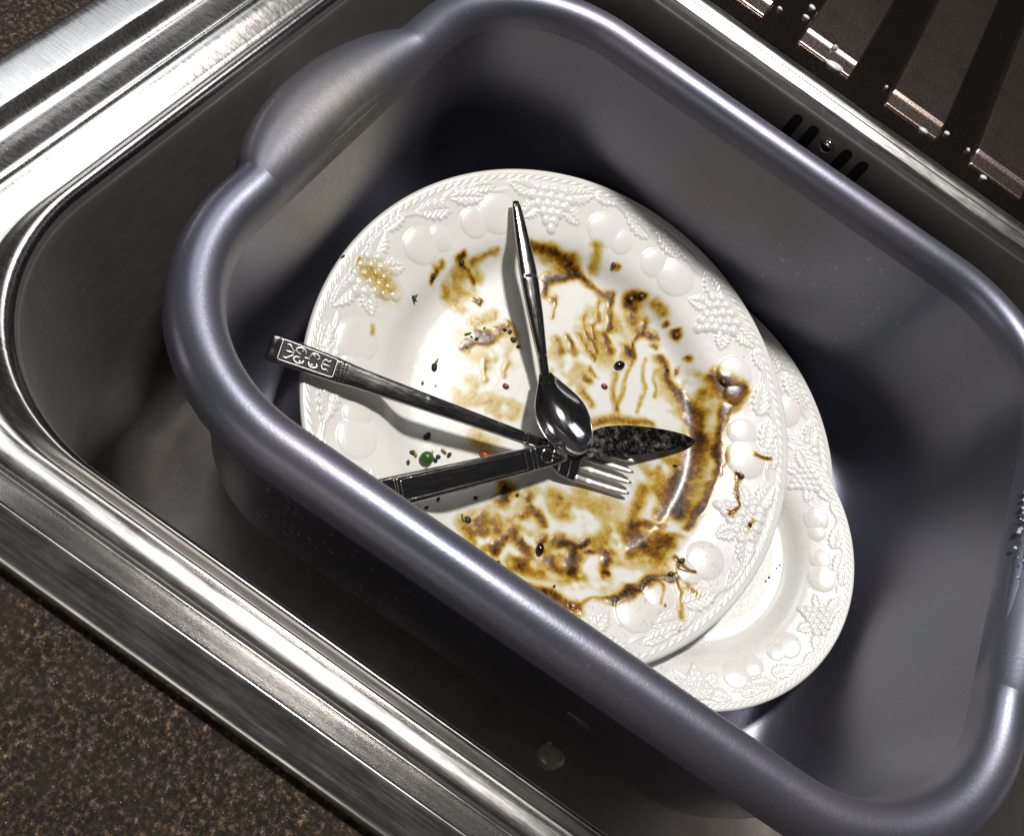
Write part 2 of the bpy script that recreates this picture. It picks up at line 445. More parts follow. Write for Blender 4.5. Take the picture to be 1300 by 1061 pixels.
for k in range(1, 5): rings.append(last + (c - last) * k / 4.0)
V = np.vstack(rings); F2 = grid_faces(len(rings), NP, True)[:, ::-1]
mesh_obj('outer_wall', V, F2, M['plastic'], tub)

# ------------------------------------------------------------------ plates
PR = 0.1285
def leaf_h(u, v, cu, cv, ang, L, Wd):
    c_, s_ = math.cos(ang), math.sin(ang)
    a = (u - cu) * c_ + (v - cv) * s_; b = -(u - cu) * s_ + (v - cv) * c_
    t = np.clip(a / L, 0, 1)
    half = Wd * np.sin(np.pi * t ** 0.8) * (1 + 0.14 * np.sin(t * 38))
    ins = (a > 0) & (a < L)
    e = np.where(ins, half - np.abs(b), -1)
    h = sstep(0, 0.0011, e) * (0.72 + 0.28 * np.clip(np.abs(b) / Wd, 0, 1))
    h -= 0.42 * np.exp(-(b / 0.0006) ** 2) * (e > 0.0004)
    vein = np.abs(((a - np.abs(b) * 1.1) / 0.0028) % 1.0 - 0.5)
    h -= 0.22 * (vein < 0.13) * (e > 0.0012)
    return np.clip(h, 0, None)
def dome(u, v, cu, cv, ru, rv_, soft=0.5):
    q = ((u - cu) / ru) ** 2 + ((v - cv) / rv_) ** 2
    return np.where(q < 1, (1 - np.clip(q, 0, 1)) ** soft, 0)
GR = []
for row, cnt in enumerate((4, 5, 4, 3, 2, 1)):
    for k in range(cnt): GR.append(((k - (cnt - 1) / 2) * 0.0050 + 0.0006 * math.sin(row * 5 + k), 0.0095 - row * 0.0042))
PHASE = [0.0]
def relief(x, y):
    r = np.hypot(x, y); th = np.arctan2(y, x) - PHASE[0]
    sec = np.pi / 3
    kk = np.round(th / sec); tl = th - kk * sec
    u = tl * 0.111; v = r - 0.1085
    h = np.zeros_like(r)
    for cu, cv in GR: h = np.maximum(h, 1.15 * dome(u, v, cu, cv, 0.0030, 0.0030))
    for (cu, cv, an, L, Wd) in ((0.008, 0.007, 0.35, 0.017, 0.0055), (-0.008, 0.007, math.pi - 0.35, 0.017, 0.0055), (0.007, 0.001, -0.6, 0.014, 0.0045), (-0.007, 0.001, math.pi + 0.6, 0.014, 0.0045),
                                (0.056, 0.010, math.pi + 0.25, 0.021, 0.0048), (-0.060, 0.004, 0.30, 0.022, 0.0052), (0.030, 0.011, 0.05, 0.016, 0.0042), (-0.022, 0.012, math.pi - 0.05, 0.016, 0.0038)):
        h = np.maximum(h, 0.8 * leaf_h(u, v, cu, cv, an, L, Wd))
    h = np.maximum(h, 1.0 * dome(u, v, 0.0330, -0.0035, 0.0115, 0.0105, 0.55))
    h = np.maximum(h, 0.85 * dome(u, v, 0.0480, -0.0055, 0.0085, 0.0080, 0.55))
    h = np.maximum(h, 0.95 * dome(u, v, -0.0330, -0.0040, 0.0105, 0.0095, 0.55))
    h = np.maximum(h, 0.80 * dome(u, v, -0.0450, -0.0060, 0.0070, 0.0068, 0.55))
    h = np.maximum(h, 0.55 * np.exp(-((v - 0.0105 - 0.0025 * np.sin(u * 160)) / 0.0008) ** 2) * sstep(0.022, 0.030, np.abs(u)))
    h *= sstep(0.0925, 0.0955, r) * (1 - sstep(0.1215, 0.1228, r))
    rope = np.exp(-((r - 0.1242) / 0.0011) ** 2) * (0.55 + 0.45 * np.sin(th * 150 + (r - 0.1242) * 2600))
    return h * 0.0010 + rope * 0.0005
PROFR = np.array([0, .060, .074, .0785, .082, .0855, .0885, .092, .096, .104, .114, .122, .126, .1275]) 
PROFZ = np.array([-.0183, -.0182, -.0178, -.0172, -.0157, -.0130, -.0103, -.0081, -.0067, -.0047, -.0024, -.0007, 0.0, 0.0001])
_fr = np.linspace(0, .1275, 2000); _fz = np.interp(_fr, PROFR, PROFZ)
_k = np.ones(41) / 41; _fz = np.convolve(np.pad(_fz, 20, mode='edge'), _k, mode='valid'); _fz = np.convolve(np.pad(_fz, 20, mode='edge'), _k, mode='valid')
def plate_top(x, y):
    return np.interp(np.hypot(x, y), _fr, _fz) + relief(x, y)

S1 = 0.136 / PR
c1 = np.array([0.0283, 0.2634, -0.0990]); n1 = np.array([0.096, -0.103, 1.0]); n1 /= np.linalg.norm(n1)
def frame(n, yaw=0.0):
    ex = np.array([math.cos(yaw), math.sin(yaw), 0.0]); ex = ex - ex.dot(n) * n; ex /= np.linalg.norm(ex)
    return ex, np.cross(n, ex), n
ex1, ey1, _n = frame(n1)
def to_mtx(c, fr, s=1.0):
    ex, ey, ez = fr
    return Matrix(((ex[0] * s, ey[0] * s, ez[0] * s, c[0]), (ex[1] * s, ey[1] * s, ez[1] * s, c[1]), (ex[2] * s, ey[2] * s, ez[2] * s, c[2]), (0, 0, 0, 1)))
def plate_xy(px, py, h=0.0):
    """point of the upper plate's surface seen at a photograph pixel, in plate coordinates"""
    z = -0.018
    for _i in range(6):
        p = ray_plane(px, py, c1 + n1 * (z * S1 + h), n1) - c1
        x, y = p.dot(ex1) / S1, p.dot(ey1) / S1
        rr_ = min(math.hypot(x, y), .127)
        z = float(np.interp(rr_, _fr, _fz))
    return x, y
gx, gy = plate_xy(700, 268); PHASE[0] = math.atan2(gy, gx)
NA = 1440
rad = np.concatenate([np.linspace(0.0, 0.074, 26)[1:], np.linspace(0.075, 0.0925, 24), np.linspace(0.0930, 0.1270, 80)])
ang = np.linspace(0, 2 * np.pi, NA, endpoint=False)
RR, AA = np.meshgrid(rad, ang, indexing='ij')
X = RR * np.cos(AA); Y = RR * np.sin(AA)
top = np.stack([X, Y, plate_top(X, Y)], -1)
under = [(0.1280, -0.0003), (0.1285, -0.0010), (0.1284, -0.0018), (0.1278, -0.0025), (0.122, -0.0040), (0.110, -0.0066), (0.098, -0.0095), (0.091, -0.0128), (0.086, -0.0165), (0.0815, -0.0205), (0.0800, -0.0222), (0.0780, -0.0222), (0.0765, -0.0210), (0.05, -0.0212), (0.0005, -0.0213)]
ul = np.stack([np.stack([r_ * np.cos(ang), r_ * np.sin(ang), np.full(NA, z_)], -1) for r_, z_ in under])
G = np.concatenate([top, ul], 0)
pv = np.vstack([G.reshape(-1, 3), [[0, 0, -0.0183]]])
pf = grid_faces(G.shape[0], NA, True)[:, ::-1]
plate1 = mesh_obj('dinner_plate', pv, pf, M['china'])
# centre of the well
me = plate1.data
bm = bmesh.new(); bm.from_mesh(me); bm.verts.ensure_lookup_table()
ci = len(pv) - 1
for j in range(NA): bm.faces.new((bm.verts[ci], bm.verts[j], bm.verts[(j + 1) % NA])).smooth = True
bm.normal_update(); bm.to_mesh(me); bm.free()
plate1.matrix_world = to_mtx(c1, (ex1, ey1, n1), S1)
tag(plate1, 'uppermost white dinner plate with embossed fruit rim, smeared with brown gravy', 'plate')
plate2 = plate1.copy(); col.objects.link(plate2); plate2.matrix_world = to_mtx((0.0812, 0.2832, -0.1180), frame(np.array([0.03, -0.12, 1.0]) / math.sqrt(1 + .0009 + .0144), 0.5), 0.116 / PR)
tag(plate2, 'large white embossed dinner plate at the bottom of the stack, flat in the bowl', 'plate')
c3 = np.array([0.1244, 0.2544, -0.1180])
n3 = np.array([-0.137, -0.114, 1.0]); n3 /= np.linalg.norm(n3)
plate3 = plate1.copy(); plate3.name = 'side_plate'; col.objects.link(plate3); plate3.matrix_world = to_mtx(c3, frame(n3, 0.9), 0.090 / PR)
tag(plate3, 'small white embossed side plate sticking out from under the uppermost dinner plate', 'plate')

# ------------------------------------------------------------------ gravy on the upper plate
STROKES = [  # strength, width px, points (photograph pixels on the upper plate)
 (.72, 8, [(676, 318), (699, 317), (722, 331), (728, 343), (718, 350), (701, 353), (690, 360), (688, 372)]),
 (.66, 6, [(730, 346), (746, 364), (756, 372), (774, 377)]), (.40, 4, [(601, 333), (614, 322), (635, 316)]), (.34, 6, [(756, 312), (755, 344)]),
 (.95, 10, [(798, 382), (806, 376)]), (.92, 6, [(812, 376), (818, 377)]), (.50, 12, [(802, 396), (804, 408)]), (.55, 8, [(832, 388), (842, 396)]), (.72, 3.5, [(847, 409), (848, 411)]),
 (.92, 5, [(858, 421), (860, 430)]), (.55, 6, [(720, 429), (726, 446)]), (.38, 5, [(704, 430), (711, 448)]), (.40, 3, [(758, 381), (757, 405), (754, 430)]), (.52, 5, [(773, 381), (770, 410), (769, 430), (771, 447)]),
 (.28, 3, [(742, 400), (746, 428), (752, 446)]), (.30, 3, [(735, 425), (742, 446), (752, 456)]), (.62, 8, [(794, 445), (802, 449)]), (.55, 5, [(805, 440), (812, 425), (819, 409)]), (.60, 6, [(822, 424), (830, 427)]), (.66, 4, [(828, 437), (831, 438)]),
 (.78, 8, [(838, 455), (847, 478), (862, 498), (875, 514), (879, 538), (884, 556)]), (.48, 6, [(890, 498), (892, 530), (890, 558)]),
 (.62, 12, [(908, 478), (922, 484), (936, 492)]), (.62, 12, [(912, 488), (926, 500), (938, 498)]), (.66, 10, [(940, 496), (934, 512), (922, 518)]), (1.0, 7, [(914, 485), (922, 488)]), (.62, 6, [(918, 520), (917, 540), (915, 562), (908, 600)]), (.45, 7, [(896, 480), (902, 474)]),
 (.62, 4, [(868, 457), (872, 459)]), (.62, 3, [(861, 468), (862, 471)]),
 (.74, 17, [(886, 562), (874, 588), (860, 618), (852, 638)]), (.95, 11, [(868, 622), (864, 638), (858, 648)]), (.62, 6, [(858, 596), (846, 630), (836, 656)]), (.46, 5, [(897, 615), (888, 640), (877, 656)]), (.50, 5, [(914, 570), (906, 610), (888, 648)]),
 (.56, 7, [(752, 536), (777, 531), (797, 532), (826, 539)]), (.64, 6, [(803, 664), (820, 666), (840, 669)]), (.36, 9, [(817, 622), (809, 642), (803, 662)]), (.46, 12, [(806, 676), (816, 690)]), (.36, 11, [(828, 700), (846, 686)]),
 (.40, 6, [(842, 690), (862, 680)]), (.34, 5, [(838, 708), (856, 694)]), (.60, 3, [(816, 688), (820, 690)]),
 (.30, 13, [(608, 563), (620, 566)]), (.76, 11, [(643, 622), (638, 634)]), (.60, 6, [(666, 630), (668, 640)]), (.74, 8, [(680, 652), (686, 664)]), (.55, 6, [(661, 655), (670, 646)]),
 (.78, 9, [(648, 676), (656, 688)]), (.72, 4, [(662, 688), (665, 690)]), (.64, 5, [(627, 692), (629, 698)]), (.90, 5.5, [(713, 691), (724, 689), (736, 694), (742, 682)]), (.82, 7, [(729, 698), (728, 714), (729, 726)]),
 (.80, 4.5, [(745, 700), (750, 701)]), (.66, 7, [(764, 700), (769, 708)]), (.50, 5, [(766, 712), (768, 728)]), (.76, 4, [(765, 731), (770, 731)]), (.48, 8, [(700, 712), (708, 722)]), (.46, 9, [(656, 718), (676, 724)]), (.50, 5, [(690, 684), (688, 692)]), (.42, 6, [(712, 680), (704, 690)]),
 (.72, 8, [(674, 748), (697, 757), (716, 763), (730, 768)]), (.40, 3, [(736, 767), (755, 760), (771, 757)]), (.64, 4, [(776, 764), (790, 757), (818, 742)]), (.45, 5, [(772, 762), (800, 754)]),
 (.68, 5, [(780, 762), (806, 749), (833, 733), (851, 728)]), (1.0, 6, [(845, 731), (856, 729)]), (.85, 2, [(862, 718), (884, 724)]), (.82, 4.5, [(862, 710), (866, 716)]), (.50, 4, [(858, 735), (864, 748)]), (.42, 4, [(874, 744), (882, 752)]), (.35, 2.5, [(836, 742), (836, 764)]), (.6, 2, [(843, 768), (844, 770)]), (.35, 2.5, [(864, 752), (866, 782)]),
 (.62, 4, [(868, 667), (880, 656), (889, 645)]), (.86, 5, [(940, 603), (940, 611)]), (.64, 2.2, [(939, 616), (934, 628), (938, 640), (926, 650)]), (.55, 3, [(924, 648), (927, 652)]), (.45, 6, [(864, 806), (869, 808)]), (.72, 2.4, [(957, 571), (966, 577), (981, 583)]), (.35, 3, [(946, 668), (954, 660)]),
 (.62, 4, [(433, 331), (438, 334)]), (.36, 4, [(442, 327), (456, 324)]), (.24, 14, [(470, 345), (490, 365)]), (.76, 6, [(584, 331), (590, 324)]), (.72, 4, [(548, 354), (553, 342)]), (.42, 5, [(553, 338), (562, 334)]), (.55, 4, [(596, 344), (590, 340)]), (.78, 4.5, [(597, 352), (598, 356)]),
 (.74, 4, [(602, 381), (606, 384), (611, 378)]), (.28, 8, [(572, 374), (580, 392)]), (.34, 6, [(596, 408), (612, 404), (626, 400)]), (.62, 5, [(630, 419), (640, 415), (648, 410)]), (.55, 7, [(604, 422), (612, 424)]), (.58, 6, [(588, 442), (598, 437), (612, 434), (622, 436)]), (.40, 9, [(598, 428), (628, 424), (652, 422)]), (.24, 4, [(473, 414), (474, 424)]),
 (.50, 5, [(700, 382), (706, 380)]), (.42, 3, [(707, 386), (703, 402)]), (.30, 3, [(618, 460), (614, 480)]), (.26, 3, [(644, 458), (642, 478)]), (.40, 5, [(748, 468), (756, 476)]), (.42, 5, [(738, 480), (748, 486)]),
 (.62, 4, [(778, 336), (781, 338)]), (.40, 5, [(738, 500), (746, 512)]), (.26, 3, [(800, 460), (790, 490), (782, 520)]), (.26, 3, [(822, 456), (816, 490), (808, 520)]), (.20, 3, [(836, 470), (830, 505)]), (.30, 4, [(779, 476), (776, 500), (780, 520)]), (.30, 9, [(700, 630), (706, 650)]),
]
WASH = [  # strength, centre, half axes px, angle
 (.40, (640, 690), (74, 42), .45), (.30, (700, 715), (90, 34), .35), (.30, (770, 690), (70, 40), -.2), (.22, (600, 668), (36, 26), .6), (.24, (740, 640), (70, 26), .1), (.26, (770, 430), (60, 50), .9), (.22, (720, 470), (40, 40), 0.),
 (.28, (840, 610), (50, 60), 1.1), (.30, (880, 500), (40, 60), 1.3), (.22, (620, 440), (60, 40), .3), (.20, (600, 500), (40, 30), 0), (.22, (640, 520), (40, 18), .2), (.30, (590, 360), (40, 26), -.6), (.24, (820, 700), (50, 40), -.6), (.28, (700, 330), (40, 14), .3), (.22, (655, 628), (40, 18), -.3)]
st = 0.00045
gxs = np.arange(-0.122, 0.122, st)
GX, GY = np.meshgrid(gxs, gxs, indexing='xy')
wx = GX + 0.0040 * (vnoise(GX, GY, .009, 1) - .5) + 0.0012 * (vnoise(GX, GY, .0032, 2) - .5)
wy = GY + 0.0040 * (vnoise(GX, GY, .009, 3) - .5) + 0.0012 * (vnoise(GX, GY, .0032, 4) - .5)
MPP = 0.385e-3
S = np.zeros_like(GX)
def seg_dist(x, y, a, b):
    ab = (b[0] - a[0], b[1] - a[1]); L2 = ab[0] ** 2 + ab[1] ** 2 + 1e-12
    t = np.clip(((x - a[0]) * ab[0] + (y - a[1]) * ab[1]) / L2, 0, 1)
    return np.hypot(x - a[0] - t * ab[0], y - a[1] - t * ab[1])
grain = vnoise(GX, GY, .0022, 5) * .6 + vnoise(GX, GY, .0009, 6) * .4
coarse = vnoise(GX, GY, .007, 7) * .6 + vnoise(GX, GY, .003, 8) * .4
for a, (px, py), (rx, ry), an in WASH:
    x, y = plate_xy(px, py); dx, dy = wx - x, wy - y
    x2, y2 = plate_xy(px + 20 * math.cos(an), py + 20 * math.sin(an)); b = math.atan2(y2 - y, x2 - x)
    q = ((dx * math.cos(b) + dy * math.sin(b)) / (rx * MPP)) ** 2 + ((-dx * math.sin(b) + dy * math.cos(b)) / (ry * MPP)) ** 2
    m = a * (1 - sstep(0.1, 1.1, q)) * sstep(0.18, 0.72, coarse) * 1.5
    S = S + m * (1 - S)
for a, w, pts in STROKES:
    P_ = [plate_xy(*p) for p in pts]; W_ = w * MPP
    xs = [p[0] for p in P_]; ys = [p[1] for p in P_]; mg = W_ * 2.7 + .004
    i0, i1 = np.searchsorted(gxs, [min(xs) - mg, max(xs) + mg]); j0, j1 = np.searchsorted(gxs, [min(ys) - mg, max(ys) + mg])
    sl = (slice(j0, j1), slice(i0, i1)); X_, Y_ = wx[sl], wy[sl]
    d = np.full(X_.shape, 9.0)
    for k in range(len(P_) - 1): d = np.minimum(d, seg_dist(X_, Y_, P_[k], P_[k + 1]))
    m = a * (1 - sstep(0.0, 1.75, d / W_)) ** 1.15 + 0.22 * (1 - sstep(0.6, 2.6, d / W_)) * coarse[sl]
    m = m * (0.86 + 0.28 * coarse[sl])
    S[sl] = S[sl] + np.clip(m, 0, 1) * (1 - S[sl])
S *= (0.88 + 0.24 * grain)
S[np.hypot(GX, GY) > 0.1215] = 0
S = np.clip(S, 0, 1)
Z = plate_top(GX, GY) + 0.00012 + 0.00026 * sstep(0.15, 1.0, S)
keep = S > 0.025
fc = grid_faces(len(gxs), len(gxs), False)
kf = keep.ravel()[fc].any(1); fc = fc[kf]
u_, inv = np.unique(fc, return_inverse=True)
S = np.clip(S * (0.74 + 0.24 * grain + 0.26 * vnoise(GX, GY, .0011, 17)), 0, 1)
GV = np.column_stack([GX.ravel(), GY.ravel(), Z.ravel()])[u_]
gr_ = mesh_obj('gravy_smear', GV, inv.reshape(fc.shape), M['gravy'], attrs={'thickness': S.ravel()[u_]})
gr_.matrix_world = plate1.matrix_world.copy()
tag(gr_, 'glossy brown and yellow gravy smeared across the uppermost plate', 'gravy', kind='stuff')

# ------------------------------------------------------------------ cutlery
def at_plate(px, py, h):
    """point h metres above the upper plate's well floor, at a photograph pixel"""
    return ray_plane(px, py, c1 + n1 * (-0.0182 * S1 + h), n1)
def axis_frame(A, B, roll=0.0, up=None):
    ax = (B - A) / np.linalg.norm(B - A)
    up = n1 if up is None else up
    az = up - up.dot(ax) * ax; az /= np.linalg.norm(az)
    ay = np.cross(az, ax)
    c_, s_ = math.cos(roll), math.sin(roll)
    return ax, ay * c_ + az * s_, az * c_ - ay * s_
def sweep(st_, n=60, m=20, p=4.0, smooth_n=3):
    """st_: rows s, half width, half thickness, z, y   -> closed tube along x"""
    st_ = np.array(st_, float); s = np.linspace(st_[0, 0], st_[-1, 0], n)
    s = np.unique(np.concatenate([s, st_[:, 0]]))
    w = np.interp(s, st_[:, 0], st_[:, 1]); t = np.interp(s, st_[:, 0], st_[:, 2]); z = np.interp(s, st_[:, 0], st_[:, 3])
    y = np.interp(s, st_[:, 0], st_[:, 4]) if st_.shape[1] > 4 else np.zeros_like(s)
    def sm(a):
        b = a.copy(); b[1:-1] = (a[:-2] + 2 * a[1:-1] + a[2:]) / 4; return b
    for _i in range(smooth_n): w, t, z, y = sm(w), sm(t), sm(z), sm(y)
    a = np.linspace(0, 2 * np.pi, m, endpoint=False)
    ca, sa = np.cos(a), np.sin(a)
    cy = np.sign(ca) * np.abs(ca) ** (2 / p); cz = np.sign(sa) * np.abs(sa) ** (2 / p)
    Vv = np.stack([np.repeat(s[:, None], m, 1), y[:, None] + w[:, None] * cy, z[:, None] + t[:, None] * cz], -1)
    k = len(s)
    v = np.vstack([Vv.reshape(-1, 3), [[s[0], y[0], z[0]], [s[-1], y[-1], z[-1]]]])
    f = [tuple(q) for q in grid_faces(k, m, True)]
    f += [(k * m, (j + 1) % m, j) for j in range(m)] + [(k * m + 1, (k - 1) * m + j, (k - 1) * m + (j + 1) % m) for j in range(m)]
    return v, f
def tube(pts, rad, m=8, closed=False):
    pts = np.array(pts, float); n = len(pts); vs_, fs = [], []
    for i in range(n):
        a = pts[(i + 1) % n] if closed or i < n - 1 else pts[i]; b = pts[i - 1] if closed or i > 0 else pts[i]
        t = a - b; t /= np.linalg.norm(t) + 1e-12
        up = np.array([0, 0, 1.0]); sd = np.cross(up, t); sd /= np.linalg.norm(sd) + 1e-12; up2 = np.cross(t, sd)
        rr_ = rad[i] if hasattr(rad, '__len__') else rad
        for k in range(m):
            an = 2 * math.pi * k / m; vs_.append(pts[i] + rr_ * (math.cos(an) * sd + math.sin(an) * up2))
    for i in range(n if closed else n - 1):
        for k in range(m):
            i2 = (i + 1) % n; fs.append((i * m + k, i * m + (k + 1) % m, i2 * m + (k + 1) % m, i2 * m + k))
    if not closed: fs += [tuple(range(m))[::-1], tuple((n - 1) * m + k for k in range(m))]
    return vs_, fs

# --- fork
A, B = at_plate(341, 439, 0.0275), at_plate(803, 606, 0.0055)
FL = float(np.linalg.norm(B - A))
fork = empty('fork', mtx=to_mtx(A, axis_frame(A, B, 0.09)))
tag(fork, 'fork with scroll-patterned handle end poking over the plate edge, lying under the knife', 'fork')
k_ = FL / 0.19
hs = [(0, .0057, .0012, 0), (.0012, .0066, .0016, 0), (.004, .0068, .0018, 0), (.032, .0061, .0018, 0), (.037, .0056, .0018, 0), (.042, .0052, .0017, .0001), (.075, .0043, .0017, .0006), (.110, .0034, .0018, .0010), (.128, .0031, .0019, .0008), (.136, .0033, .0018, 0.0)]
v, f = sweep([(a * k_, b, c_, d) for a, b, c_, d in hs], 70); fh = mesh_obj('handle', v, f, M['cutlery_steel'], fork)
hd = [(.1355, .0033, .0017, 0.0), (.140, .0052, .0014, -.0010), (.145, .0088, .0011, -.0022), (.150, .0109, .0010, -.0034), (.156, .0117, .0009, -.0044), (.162, .0118, .0009, -.0048)]
v, f = sweep([(a * k_, b, c_, d) for a, b, c_, d in hd], 24, 24, 3.0); mesh_obj('head', v, f, M['cutlery_steel'], fork)
for i in range(4):
    y0_ = (-1.5 + i) * 0.0062
    v, f = sweep([(.1600 * k_, .0022, .0009, -.0048, y0_), (.168 * k_, .0020, .0010, -.0046, y0_), (.178 * k_, .0018, .0010, -.0034, y0_ * .98), (.1875 * k_, .0014, .0008, -.0012, y0_ * .96), (.190 * k_, .0006, .0004, -.0004, y0_ * .95)], 20, 12, 3.0)
    mesh_obj('tine', v, f, M['scroll_lit_silver'], fork)  # lighter metal than the head, bright reflections put into the colour
# scroll panel on the handle end
zt = .0018
v, f = sweep([(.0055, .0047, .00012, zt), (.0062, .0052, .00014, zt), (.0308, .0047, .00014, zt), (.0315, .0043, .00012, zt)], 10, 16, 8.0)
mesh_obj('panel', v, f, M['tarnish'], fh)
def scroll(pts, r=.00038): 
    q = catmull([(x, y, zt + .00030) for x, y in pts], 5); n = len(q)
    rad_ = r * (0.55 + 0.6 * np.sin(np.linspace(0.35, math.pi - .35, n)))
    v, f = tube(q, rad_); mesh_obj('scroll', v, f, M['scroll_lit_silver'], fh)
for sgn in (1, -1):
    scroll([(.0072, sgn * .0030), (.0088, sgn * .0033), (.0102, sgn * .0020), (.0118, sgn * .0006)], .00050)
    scroll([(.0150, sgn * .0008), (.0128, sgn * .0012), (.0122, sgn * .0028), (.0142, sgn * .0038), (.0164, sgn * .0030), (.0168, sgn * .0014)], .00055)
    scroll([(.0148, sgn * .0020), (.0150, sgn * .0026), (.0158, sgn * .0022)], .0004)
    scroll([(.0226, sgn * .0008), (.0234, sgn * .0024), (.0216, sgn * .0034), (.0196, sgn * .0028), (.0192, sgn * .0012)], .00052)
    scroll([(.0214, sgn * .0016), (.0210, sgn * .0023), (.0203, sgn * .0018)], .0004)
    scroll([(.0250, sgn * .0004), (.0262, sgn * .0024), (.0280, sgn * .0020), (.0290, sgn * .0030)], .00042)
scroll([(.0076, 0), (.0095, .0001), (.0120, 0)], .00055); scroll([(.0165, 0), (.0180, 0), (.0196, 0)], .0004); scroll([(.0250, 0), (.0270, 0), (.0296, 0)], .0004)
fr_ = [(.0052, .0050), (.0052, -.0050), (.0318, -.0046), (.0318, .0046)]
loop = []
for i in range(4):
    a, b = np.array(fr_[i]), np.array(fr_[(i + 1) % 4])
    for t in np.linspace(0.04, .96, 14): loop.append((*(a + (b - a) * t), zt + .0001))
v, f = tube(loop, .00032, closed=True); mesh_obj('panel_frame', v, f, M['scroll_lit_silver'], fh)
def band(parent, s, w, z, r, name='band', mat=None):
    v, f = tube([(s, yy, z) for yy in np.linspace(-w, w, 9)], r); mesh_obj(name, v, f, mat or M['cutlery_steel'], parent)
for s_, w_ in ((.0335, .0054), (.0372, .0050), (.1120 * k_, .0031), (.1136 * k_, .0031), (.1262 * k_, .0028), (.1278 * k_, .0028)): band(fh, s_, w_, zt + (.0010 if s_ > .1 else .0001), .00034)
for i in range(7):
    bm = bmesh.new(); bmesh.ops.create_icosphere(bm, subdivisions=2, radius=.00052)
    me = bpy.data.meshes.new('bead'); bm.to_mesh(me); bm.free(); me.materials.append(M['cutlery_steel'])
    o = bpy.data.objects.new('bead', me); col.objects.link(o); o.parent = fh; o.location = (.0354, (i - 3) * .00145, zt + .0001)

# --- knife: handle swept along its axis, blade a ground plate with its own outline
A, B = at_plate(433, 640, 0.0215), at_plate(716, 573, 0.0120)
KL = float(np.linalg.norm(B - A))
kf_ = axis_frame(A, B, 0.22); knife = empty('table_knife', mtx=to_mtx(A, kf_))
tag(knife, 'dark-bladed table knife lying across the fork on the uppermost plate', 'knife')
v, f = sweep([(0, .0058, .0022, 0), (.002, .0072, .0029, 0), (.006, .0076, .0031, 0), (KL * .25, .0074, .0031, 0), (KL * .78, .0062, .0029, 0), (KL * .95, .0056, .0027, 0), (KL, .0050, .0024, 0)], 50, 24, 7.0)
kh = mesh_obj('handle', v, f, M['cutlery_steel'], knife)
def strip(name, pts, z, r, par): 
    v, f = tube([(x, y, z) for x, y in pts], r); mesh_obj(name, v, f, M['cutlery_steel'], par)
i0, i1 = KL * .24, KL * .80
for yy0, yy1 in ((.0050, .0042), (-.0050, -.0042)): strip('panel_edge', [(i0 + (i1 - i0) * t, yy0 + (yy1 - yy0) * t) for t in np.linspace(0, 1, 12)], .0030, .00032, kh)
for s_, w_ in ((KL * .215, .0066), (KL * .225, .0066), (i0, .0049), (i1, .0041), (KL * .83, .0055), (KL * .85, .0055), (KL * .975, .0046)): band(kh, s_, w_, .0028 if s_ < KL * .9 else .0025, .00036)
for sgn in (1, -1):
    q = catmull([(KL * .87, 0, .0028), (KL * .89, sgn * .0030, .0028), (KL * .92, sgn * .0030, .0028), (KL * .93, sgn * .0008, .0028), (KL * .955, sgn * .0024, .0028)], 5)
    v, f = tube(q, .0004); mesh_obj('scroll', v, f, M['cutlery_steel'], kh)
def loc_xy(px, py, h):
    p = at_plate(px, py, h) - A; return float(p.dot(kf_[0])), float(p.dot(kf_[1])), float(p.dot(kf_[2]))
tip = loc_xy(883, 560, .0035)
up_ = [loc_xy(*q) for q in ((718, 563, .0112), (738, 556, .0108), (752, 547, .0102), (770, 541, .0096), (800, 540, .0080), (830, 543, .0066), (856, 548, .0050), (872, 553, .0040))]
lo_ = [loc_xy(*q) for q in ((718, 586, .0112), (740, 582, .0108), (760, 580, .0102), (785, 579, .0090), (810, 577, .0076), (835, 573, .0062), (858, 569, .0048), (874, 565, .0038))]
NB = 30; us = catmull(up_ + [tip], 4); ls = catmull(lo_ + [tip], 4)
bv = []
for (ua, la) in zip(us, ls):
    for t in np.linspace(0, 1, 9):
        q = ua + (la - ua) * t; thick = .0004 + .0009 * t
        bv.append((q[0], q[1], q[2] + thick))
nU = len(us); bb = [(x, y, z - 2 * (.0004 + .0009 * ((i % 9) / 8))) for i, (x, y, z) in enumerate(bv)]
fa = [tuple(q) for q in grid_faces(nU, 9, False)]; off = len(bv)
fb = [tuple(int(i) + off for i in q[::-1]) for q in fa]
edge = []
for i in range(nU - 1):
    edge.append((i * 9, (i + 1) * 9, (i + 1) * 9 + off, i * 9 + off)); edge.append((i * 9 + 8, i * 9 + 8 + off, (i + 1) * 9 + 8 + off, (i + 1) * 9 + 8))
t = NT('dirty_blade'); t.set(Metallic=1.0); vco = t.coord(); nz = t.noise(vco, 260, 6, .7); nz2 = t.noise(t.coord((0.25, 1, 1), (0, 0, 0.9)), 420, 3, .6)
cc = t.mix(t.rng(nz.outputs[0], 0, 1, .62, .72), (0.085, 0.08, 0.075), (0.30, 0.26, 0.21)); t.l(cc, t.b.inputs['Base Color'])
t.l(t.rng(nz.outputs[0], .16, .55, .45, .68), t.b.inputs['Roughness']); t.l(t.bump(nz2.outputs[0], .15, .0006), t.b.inputs['Normal'])
mesh_obj('blade', bv + bb, fa + fb + edge, t.m, knife, smooth=False)

